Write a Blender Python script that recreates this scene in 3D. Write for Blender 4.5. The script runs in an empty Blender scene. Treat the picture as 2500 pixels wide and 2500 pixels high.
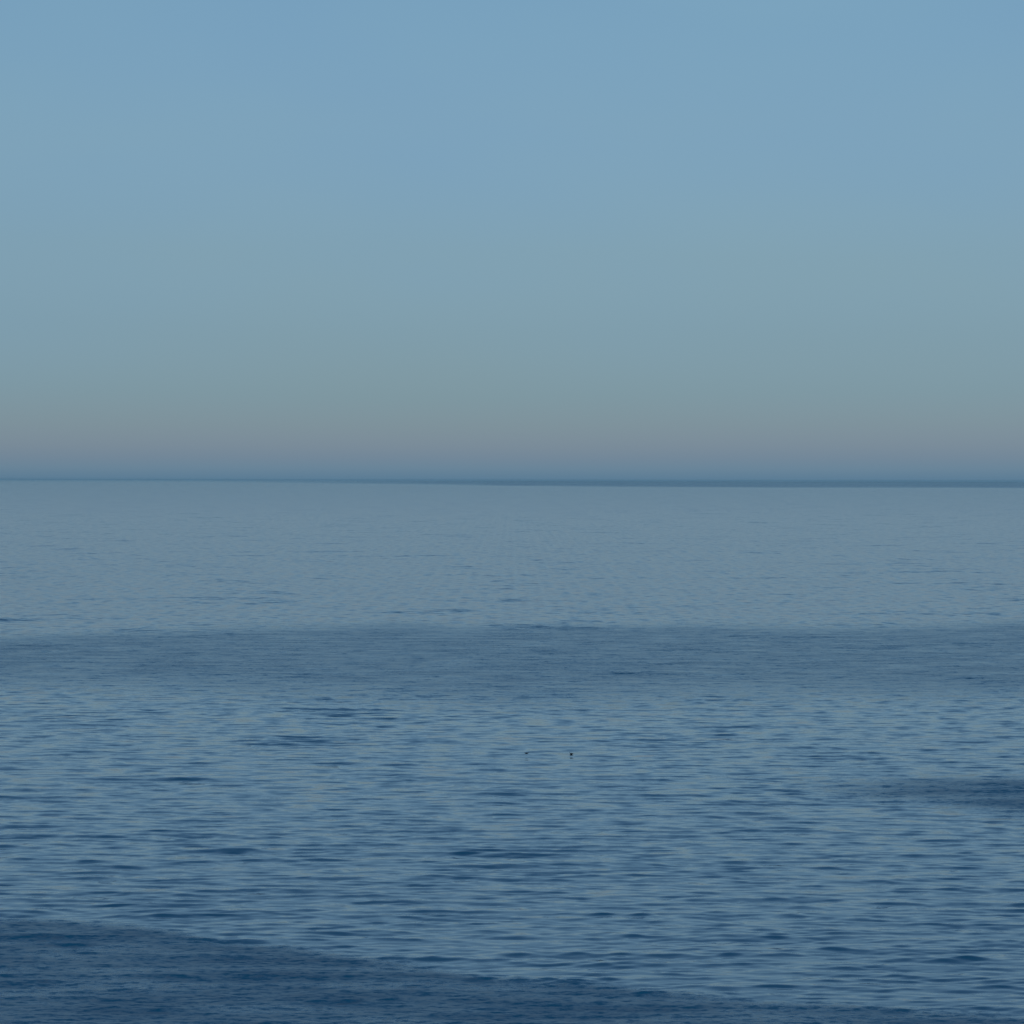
import bpy, bmesh, math
import numpy as np
from mathutils import Vector

# ------------------------------------------------------------------ camera
S = bpy.context.scene
PX = 2500.0                       # photograph size
CAM_H = 33.0                      # cliff-top height above the sea, from the size of the birds
FOV = math.radians(16.0)
F = (PX / 2) / math.tan(FOV / 2)  # focal length in photo pixels
HORIZON = 1171.0
PITCH = math.atan((PX / 2 - HORIZON) / F)
cam_d = bpy.data.cameras.new('camera')
cam_d.sensor_width = 36.0
cam_d.lens = 18.0 / math.tan(FOV / 2)
cam_d.clip_start = 0.5
cam_d.clip_end = 400000.0
cam = bpy.data.objects.new('camera', cam_d)
S.collection.objects.link(cam)
cam.location = (0, 0, CAM_H)
cam.rotation_euler = (math.pi / 2 - PITCH, math.radians(-0.10), 0)
S.camera = cam

# ------------------------------------------------------------------ world
SUN_EL = math.radians(8.0)
SUN_AZ = math.radians(184.0)      # low, behind the viewer
W = bpy.data.worlds.new('World'); S.world = W; W.use_nodes = True
nt = W.node_tree; nt.nodes.clear()
def wn(t, **k):
    n = nt.nodes.new(t)
    for a, b in k.items(): setattr(n, a, b)
    return n
sky = wn('ShaderNodeTexSky', sky_type='NISHITA', sun_disc=False, sun_elevation=SUN_EL,
         sun_rotation=SUN_AZ, altitude=30.0, air_density=1.0, dust_density=0.5, ozone_density=2.6)
# sea haze low in the air: how much of each colour of the clear sky comes through at each elevation
HAZE = [(0.00, .0325, .0698, .1896), (0.13, .0395, .0755, .1909), (0.32, .0459, .0736, .1777), (0.58, .0515, .0740, .1638),
        (0.90, .0512, .0740, .1521), (1.42, .0492, .0724, .1412), (2.38, .0508, .0695, .1231), (3.66, .0572, .0708, .1079),
        (5.58, .0667, .0765, .1017), (7.49, .0731, .0819, .0996), (10.0, .0890, .0938, .1018), (14.0, .1130, .1150, .1150),
        (20.0, .1260, .1290, .1260), (30.0, .1330, .1380, .1350), (45.0, .1360, .1420, .1400)]
tc = wn('ShaderNodeTexCoord'); sep = wn('ShaderNodeSeparateXYZ'); nt.links.new(tc.outputs['Generated'], sep.inputs[0])
asn = wn('ShaderNodeMath', operation='ARCSINE'); nt.links.new(sep.outputs[2], asn.inputs[0])
deg = wn('ShaderNodeMath', operation='MULTIPLY'); deg.inputs[1].default_value = 180 / math.pi / 45; nt.links.new(asn.outputs[0], deg.inputs[0])
ramp = wn('ShaderNodeValToRGB'); cr = ramp.color_ramp; cr.interpolation = 'LINEAR'
while len(cr.elements) > 1: cr.elements.remove(cr.elements[-1])
for q, (e_, r_, g_, b_) in enumerate(HAZE):
    el = cr.elements[0] if q == 0 else cr.elements.new(e_ / 45)
    el.position = e_ / 45; el.color = (r_ / .15, g_ / .15, b_ / .15, 1)
# the haze top is not quite level: broad, faint unevenness
hn = wn('ShaderNodeTexNoise'); hn.inputs['Scale'].default_value = 5.0; hn.inputs['Detail'].default_value = 3.0
hm = wn('ShaderNodeMapping'); hm.inputs['Scale'].default_value = (1.0, 1.0, 3.0)
nt.links.new(tc.outputs['Generated'], hm.inputs[0]); nt.links.new(hm.outputs[0], hn.inputs['Vector'])
hw = wn('ShaderNodeMath', operation='MULTIPLY_ADD'); hw.inputs[1].default_value = 0.5; hw.inputs[2].default_value = 0.75
nt.links.new(hn.outputs[0], hw.inputs[0])
el2 = wn('ShaderNodeMath', operation='MULTIPLY'); nt.links.new(hw.outputs[0], el2.inputs[0]); nt.links.new(deg.outputs[0], el2.inputs[1])
nt.links.new(el2.outputs[0], ramp.inputs[0])
mul = wn('ShaderNodeMix', data_type='RGBA', blend_type='MULTIPLY'); mul.inputs['Factor'].default_value = 1.0
nt.links.new(sky.outputs[0], mul.inputs[6]); nt.links.new(ramp.outputs[0], mul.inputs[7])
bg = wn('ShaderNodeBackground'); bg.inputs['Strength'].default_value = 0.15
out = wn('ShaderNodeOutputWorld')
nt.links.new(mul.outputs[2], bg.inputs[0]); nt.links.new(bg.outputs[0], out.inputs[0])

sun_d = bpy.data.lights.new('sun', 'SUN'); sun_d.energy = 1.5; sun_d.angle = math.radians(0.5)
sun_d.color = (1.0, 0.86, 0.72)
sun = bpy.data.objects.new('sun', sun_d); S.collection.objects.link(sun)
sd = Vector((math.sin(SUN_AZ) * math.cos(SUN_EL), math.cos(SUN_AZ) * math.cos(SUN_EL), math.sin(SUN_EL)))
sun.rotation_euler = sd.to_track_quat('Z', 'Y').to_euler()
sun.location = sd * 200

S.view_settings.view_transform = 'Standard'; S.view_settings.look = 'None'
S.view_settings.gamma = 1.0; S.view_settings.exposure = 0.0
S.view_settings.use_curve_mapping = False
S.cycles.use_denoising = True
S.cycles.max_bounces = 4

# ------------------------------------------------------------------ helpers
def ground(px, py, z=0.0):
    """point of the sea surface seen at a photo pixel"""
    d = (px - PX / 2) / F; e = (py - PX / 2) / F
    t = math.tan(PITCH)
    dy, dz = math.cos(PITCH) - e * math.sin(PITCH), -math.sin(PITCH) - e * math.cos(PITCH)
    s = (z - CAM_H) / dz
    return Vector((d * s, dy * s, z))

def mat(name):
    m = bpy.data.materials.new(name); m.use_nodes = True
    return m, m.node_tree, m.node_tree.nodes['Principled BSDF']

# ------------------------------------------------------------------ the sea
rng = np.random.default_rng(11)
FAR = 90000.0
# rows lie closer near the shore and wider out at sea; the strip in front of the view and the flanks are coarser
pr = np.concatenate([np.linspace(1.6, 0.165, 90, endpoint=False), np.linspace(0.165, CAM_H / FAR, 1480)])
rows = CAM_H / pr
NR = len(rows)
spacing = np.abs(np.gradient(rows))
ang = np.radians(np.concatenate([np.linspace(-60, -11, 90, endpoint=False), np.linspace(-11, 11, 620), np.linspace(11, 60, 91)[1:]]))
azs = np.tan(ang)
NC = len(azs)
X = rows[:, None] * azs[None, :]
Y = np.repeat(rows[:, None], NC, 1)

# wind patches: edges given as photo points on the water, stored as azimuth -> range
def edge(points):
    g = [ground(*p) for p in points]
    a = np.array([q.x / q.y for q in g]); r = np.array([q.y for q in g])
    return a, 1.0 / r
azg = X / Y
inv = CAM_H / Y                                  # depression (tangent)
wob = np.zeros_like(X)
for i in range(14):
    k = rng.uniform(3, 26); ph = rng.uniform(0, 6.28); k2 = rng.uniform(-60, 60)
    wob += rng.uniform(.3, 1) / math.sqrt(k) * np.sin(k * azg * 6.28 + k2 * np.log(Y) + ph)
wob *= 0.9
def sstep(x, a, b):
    t = np.clip((x - a) / (b - a), 0, 1); return t * t * (3 - 2 * t)
def patch(top, bottom, soft_t, soft_b, amt, side=None, wk=1.0):
    at, rt = edge(top); ab, rb = edge(bottom)
    tt = np.interp(azg, at, rt) * CAM_H; bb = np.interp(azg, ab, rb) * CAM_H
    w = wob * 0.0012 * wk
    m = sstep(inv + w, tt, tt + soft_t) * (1 - sstep(inv + w, bb - soft_b, bb))
    if side is not None:
        m *= sstep(azg + wob * 0.008, (side[0] - 1250) / F, (side[1] - 1250) / F)
    return m * amt
ruf = np.zeros_like(X)
# middle band across the whole view
ruf = np.maximum(ruf, patch([(-300, 1548), (0, 1543), (500, 1522), (1000, 1510), (1500, 1508), (2000, 1514), (2500, 1498), (2900, 1490)],
                            [(-300, 1715), (0, 1720), (600, 1735), (1250, 1762), (1800, 1738), (2500, 1745), (2900, 1745)], .004, .012, 1.0, None, 0.6))
# right patch
ruf = np.maximum(ruf, patch([(1800, 1930), (1950, 1890), (2200, 1886), (2500, 1880), (3000, 1870)],
                            [(1800, 1945), (2000, 1968), (2250, 1990), (2500, 2030), (3000, 2050)], .005, .010, 1.7, (1820, 2200)))
# near patch, lower left
ruf = np.maximum(ruf, patch([(-400, 2215), (0, 2226), (150, 2232), (400, 2262), (700, 2300), (950, 2338), (1250, 2375), (1700, 2420), (2100, 2445), (2500, 2462), (3000, 2475)],
                            [(-400, 14000), (3000, 14000)], .0035, .003, 1.55))
# far band under the horizon
ruf = np.maximum(ruf, patch([(-300, 1172), (2900, 1172)], [(-300, 1180), (0, 1180.5), (500, 1181.5), (900, 1184), (1250, 1189), (1900, 1192), (2500, 1192), (2900, 1193)],
                            .0001, .0006, 1.1, None, 0.12) * (0.35 + 0.65 * sstep(azg, (300 - 1250) / F, (1300 - 1250) / F)))

# wave train: many long-crested components running in to the shore
Z = np.zeros_like(X)
lost = np.zeros(NR)
NW = 130
lam = np.exp(rng.uniform(math.log(0.9), math.log(13), NW))
th = rng.normal(0, 0.25, NW) * (1 + 0.6 * (lam < 3)) - 0.04
sl = 0.067 * math.sqrt(2.0 / NW) * (0.6 + 0.8 * rng.random(NW)) * np.where(lam > 5, 0.45, 1.0)
phs = rng.uniform(0, 2 * math.pi, NW)
for i in range(NW):
    k = 2 * math.pi / lam[i]
    wgt = sstep(lam[i] / spacing, 3.0, 6.5)
    lost += (1 - wgt ** 2) * sl[i] ** 2 / 2
    if wgt.max() < 0.01: continue
    n0 = int(np.argmax(wgt > 0)); n1 = NR - int(np.argmax(wgt[::-1] > 0))
    p = k * (X[n0:n1] * math.sin(th[i]) + Y[n0:n1] * math.cos(th[i])) + phs[i]
    Z[n0:n1] += (sl[i] / k) * wgt[n0:n1, None] * np.sin(p)
# crests a bit sharper than troughs
Z += 0.25 * np.where(Z > 0, Z * Z, -Z * Z * 0.3) / (Z.std() + 1e-6)

co = np.empty((NR * NC, 3), np.float32)
co[:, 0] = X.ravel(); co[:, 1] = Y.ravel(); co[:, 2] = Z.ravel()
r, c = np.meshgrid(np.arange(NR - 1), np.arange(NC - 1), indexing='ij')
v0 = (r * NC + c).ravel()
# ring order so that normals point up (rows run from near to far)
faces = np.stack([v0, v0 + 1, v0 + NC + 1, v0 + NC], 1).astype(np.int32)
me = bpy.data.meshes.new('sea')
me.vertices.add(len(co)); me.vertices.foreach_set('co', co.ravel())
me.loops.add(faces.size); me.loops.foreach_set('vertex_index', faces.ravel())
me.polygons.add(len(faces)); me.polygons.foreach_set('loop_start', np.arange(0, faces.size, 4, dtype=np.int32))
me.polygons.foreach_set('use_smooth', np.ones(len(faces), bool))
me.update(calc_edges=True)
a = me.attributes.new('ruffle', 'FLOAT', 'POINT'); a.data.foreach_set('value', ruf.astype(np.float32).ravel())
a = me.attributes.new('fine_slope', 'FLOAT', 'POINT')
a.data.foreach_set('value', np.repeat(np.sqrt(lost)[:, None], NC, 1).astype(np.float32).ravel())
sea = bpy.data.objects.new('sea', me); S.collection.objects.link(sea)
sea['kind'] = 'structure'
sea['label'] = 'calm blue evening sea with long low ripples and darker wind-ruffled patches'

m, t, P = mat('sea_water')
def N(tp, **k):
    n = t.nodes.new(tp)
    for a_, b_ in k.items(): setattr(n, a_, b_)
    return n
def L(a_, b_): t.links.new(a_, b_)
def math_(op, a_, b_=None, c_=None):
    n = N('ShaderNodeMath', operation=op)
    for i, v in enumerate((a_, b_, c_)):
        if v is None: continue
        if isinstance(v, (int, float)): n.inputs[i].default_value = v
        else: L(v, n.inputs[i])
    return n.outputs[0]
geo = N('ShaderNodeNewGeometry')
ruff = N('ShaderNodeAttribute', attribute_name='ruffle').outputs['Fac']
fine = N('ShaderNodeAttribute', attribute_name='fine_slope').outputs['Fac']
def noise(scale, detail, seed, rot=0.0, rough=0.55):
    mp = N('ShaderNodeMapping'); mp.inputs['Scale'].default_value = (scale[0], scale[1], 1)
    mp.inputs['Location'].default_value = (seed * 13.7, seed * 7.3, 0)
    mp.inputs['Rotation'].default_value = (0, 0, rot)
    L(geo.outputs['Position'], mp.inputs['Vector'])
    n = N('ShaderNodeTexNoise', noise_dimensions='2D')
    n.inputs['Scale'].default_value = 1.0; n.inputs['Detail'].default_value = detail
    n.inputs['Roughness'].default_value = rough
    L(mp.outputs[0], n.inputs['Vector'])
    s = N('ShaderNodeSeparateColor'); L(n.outputs['Color'], s.inputs[0])
    return [math_('SUBTRACT', s.outputs[i], 0.5) for i in (0, 1)]
# wavelets too small for the mesh; patches of steeper wave faces at every scale; capillary chop in the wind patches
a1 = noise((1 / 4.0, 1 / 2.4), 3, 1)
a2 = noise((1 / 2.2, 1 / 0.7), 2, 2)
a3 = noise((1 / 1.0, 1 / 0.55), 4, 3, 0.0, 0.72)
fa = noise((1 / 6.0, 1 / 2.6), 3, 5, 0.0, 0.7)
fb = noise((1 / 46.0, 1 / 44.0), 5, 6, 0.0, 0.85)
big = noise((1 / 420.0, 1 / 160.0), 3, 4)
gs = noise((1 / 16.0, 1 / 7.0), 4, 9, 0.0, 0.65)
ruff = math_('MULTIPLY', ruff, math_('MAXIMUM', math_('MULTIPLY_ADD', gs[0], 1.7, 0.95), 0.15))
far_k = math_('MULTIPLY', fine, 10.0)
sy = math_('MULTIPLY', a1[0], far_k)
sx = math_('MULTIPLY', a1[1], math_('MULTIPLY', far_k, 0.5))
k2 = math_('MULTIPLY_ADD', big[0], 0.12, 0.07)
sy = math_('MULTIPLY_ADD', a2[0], k2, sy); sx = math_('MULTIPLY_ADD', a2[1], math_('MULTIPLY', k2, .6), sx)
k3 = math_('MULTIPLY_ADD', ruff, 0.95, 0.03)
sy = math_('MULTIPLY_ADD', a3[0], k3, sy); sx = math_('MULTIPLY_ADD', a3[1], math_('MULTIPLY', k3, .6), sx)
steep = math_('MAXIMUM', math_('SUBTRACT', fa[0], 0.07), 0.0)
sy = math_('MULTIPLY_ADD', steep, 0.55, sy)
steep2 = math_('MAXIMUM', math_('SUBTRACT', fb[0], 0.07), 0.0)
sy = math_('MULTIPLY_ADD', steep2, math_('MULTIPLY', fine, 22.0), sy)
cv = N('ShaderNodeCombineXYZ'); L(sx, cv.inputs[0]); L(sy, cv.inputs[1])
sub = N('ShaderNodeVectorMath', operation='SUBTRACT'); L(geo.outputs['Normal'], sub.inputs[0]); L(cv.outputs[0], sub.inputs[1])
nrm = N('ShaderNodeVectorMath', operation='NORMALIZE'); L(sub.outputs[0], nrm.inputs[0])
L(nrm.outputs[0], P.inputs['Normal'])
P.inputs['Base Color'].default_value = (0.001, 0.090, 0.195, 1)
P.inputs['IOR'].default_value = 1.333
L(math_('MULTIPLY_ADD', ruff, 0.18, 0.05), P.inputs['Roughness'])
me.materials.append(m)

# ------------------------------------------------------------------ the two seabirds
bm_, bt, BP = mat('dark_plumage')
nz = bt.nodes.new('ShaderNodeTexNoise'); nz.inputs['Scale'].default_value = 60
rp = bt.nodes.new('ShaderNodeValToRGB')
rp.color_ramp.elements[0].color = (0.002, 0.004, 0.006, 1); rp.color_ramp.elements[1].color = (0.006, 0.009, 0.012, 1)
bt.links.new(nz.outputs['Fac'], rp.inputs[0]); bt.links.new(rp.outputs[0], BP.inputs['Base Color'])
BP.inputs['Roughness'].default_value = 0.8; BP.inputs['Specular IOR Level'].default_value = 0.15

def bird_mesh(name, spine):
    """one continuous surface: rings (x, z, half width, half height) from tail tip to bill tip"""
    bm = bmesh.new(); n = 14; rings = []
    for x, z, w, h in spine:
        rings.append([bm.verts.new((x, w * math.cos(2 * math.pi * q / n), z + h * math.sin(2 * math.pi * q / n))) for q in range(n)])
    for a_, b_ in zip(rings, rings[1:]):
        for q in range(n): bm.faces.new((a_[q], a_[(q + 1) % n], b_[(q + 1) % n], b_[q]))
    bm.faces.new(rings[0][::-1]); bm.faces.new(rings[-1])
    bmesh.ops.recalc_face_normals(bm, faces=bm.faces)
    d = bpy.data.meshes.new(name); bm.to_mesh(d); bm.free()
    for p in d.polygons: p.use_smooth = True
    d.materials.append(bm_)
    return d
swimming = [(-.235, .085, .012, .006), (-.20, .080, .030, .014), (-.16, .065, .055, .034), (-.10, .050, .085, .062), (-.03, .045, .098, .078),
            (.04, .042, .092, .072), (.09, .048, .064, .056), (.115, .066, .040, .042), (.130, .092, .030, .034), (.145, .118, .028, .030),
            (.165, .138, .029, .030), (.190, .142, .028, .028), (.212, .138, .020, .020), (.228, .134, .010, .010), (.262, .126, .004, .004)]
resting = [(-.215, .120, .012, .006), (-.185, .112, .036, .018), (-.14, .092, .072, .050), (-.08, .075, .106, .085), (-.01, .070, .118, .100),
           (.06, .072, .108, .096), (.11, .085, .080, .078), (.132, .120, .054, .058), (.130, .165, .044, .046), (.126, .200, .040, .040),
           (.138, .232, .041, .036), (.160, .240, .037, .033), (.182, .234, .024, .022), (.198, .228, .011, .011), (.232, .220, .005, .005)]
def place(name, px, py, spine, rz, label, lift=-0.03):
    g = ground(px, py)
    i = int(np.argmin(np.abs(rows - g.y))); j = int(np.argmin(np.abs(azs - g.x / g.y)))
    o = bpy.data.objects.new(name, bird_mesh(name, spine)); S.collection.objects.link(o)
    o.location = (g.x, g.y, float(Z[i - 2:i + 3, j - 3:j + 4].max()) + lift); o.rotation_euler = (0, 0, math.radians(rz))
    o['label'] = label; o['category'] = 'bird'; o['group'] = 'dark seabirds floating on the open water'
    return o
place('seabird', 1287, 1841, [(x * 1.35, z * .85, w * 1.2, h * .95) for x, z, w, h in swimming], 4, 'small dark seabird swimming low and flat on the water, left of the pair', 0.0)
place('seabird', 1396, 1842, [(x * 1.2, z * .95, w * 1.2, h * 1.0) for x, z, w, h in resting], 188, 'small dark seabird sitting plump and upright on the water, right of the pair')

# ------------------------------------------------------------------ sea air
HAZE_DENSITY = 1.0e-5
if HAZE_DENSITY:
    bm = bmesh.new(); bmesh.ops.create_cube(bm, size=1.0)
    for v in bm.verts:
        v.co = Vector((v.co.x * 340000, -200 if v.co.y < 0 else 93000, -2.0 if v.co.z < 0 else CAM_H + 2.0))
    d = bpy.data.meshes.new('haze'); bm.to_mesh(d); bm.free()
    hz = bpy.data.objects.new('haze', d); S.collection.objects.link(hz)
    hz['kind'] = 'stuff'; hz['label'] = 'thin blue sea haze lying over the water'
    hmat = bpy.data.materials.new('sea_haze'); hmat.use_nodes = True
    ht = hmat.node_tree; ht.nodes.clear()
    pv = ht.nodes.new('ShaderNodeVolumePrincipled'); ho = ht.nodes.new('ShaderNodeOutputMaterial')
    pv.inputs['Color'].default_value = (0.38, 0.76, 1.0, 1); pv.inputs['Density'].default_value = HAZE_DENSITY
    ht.links.new(pv.outputs[0], ho.inputs['Volume'])
    d.materials.append(hmat)
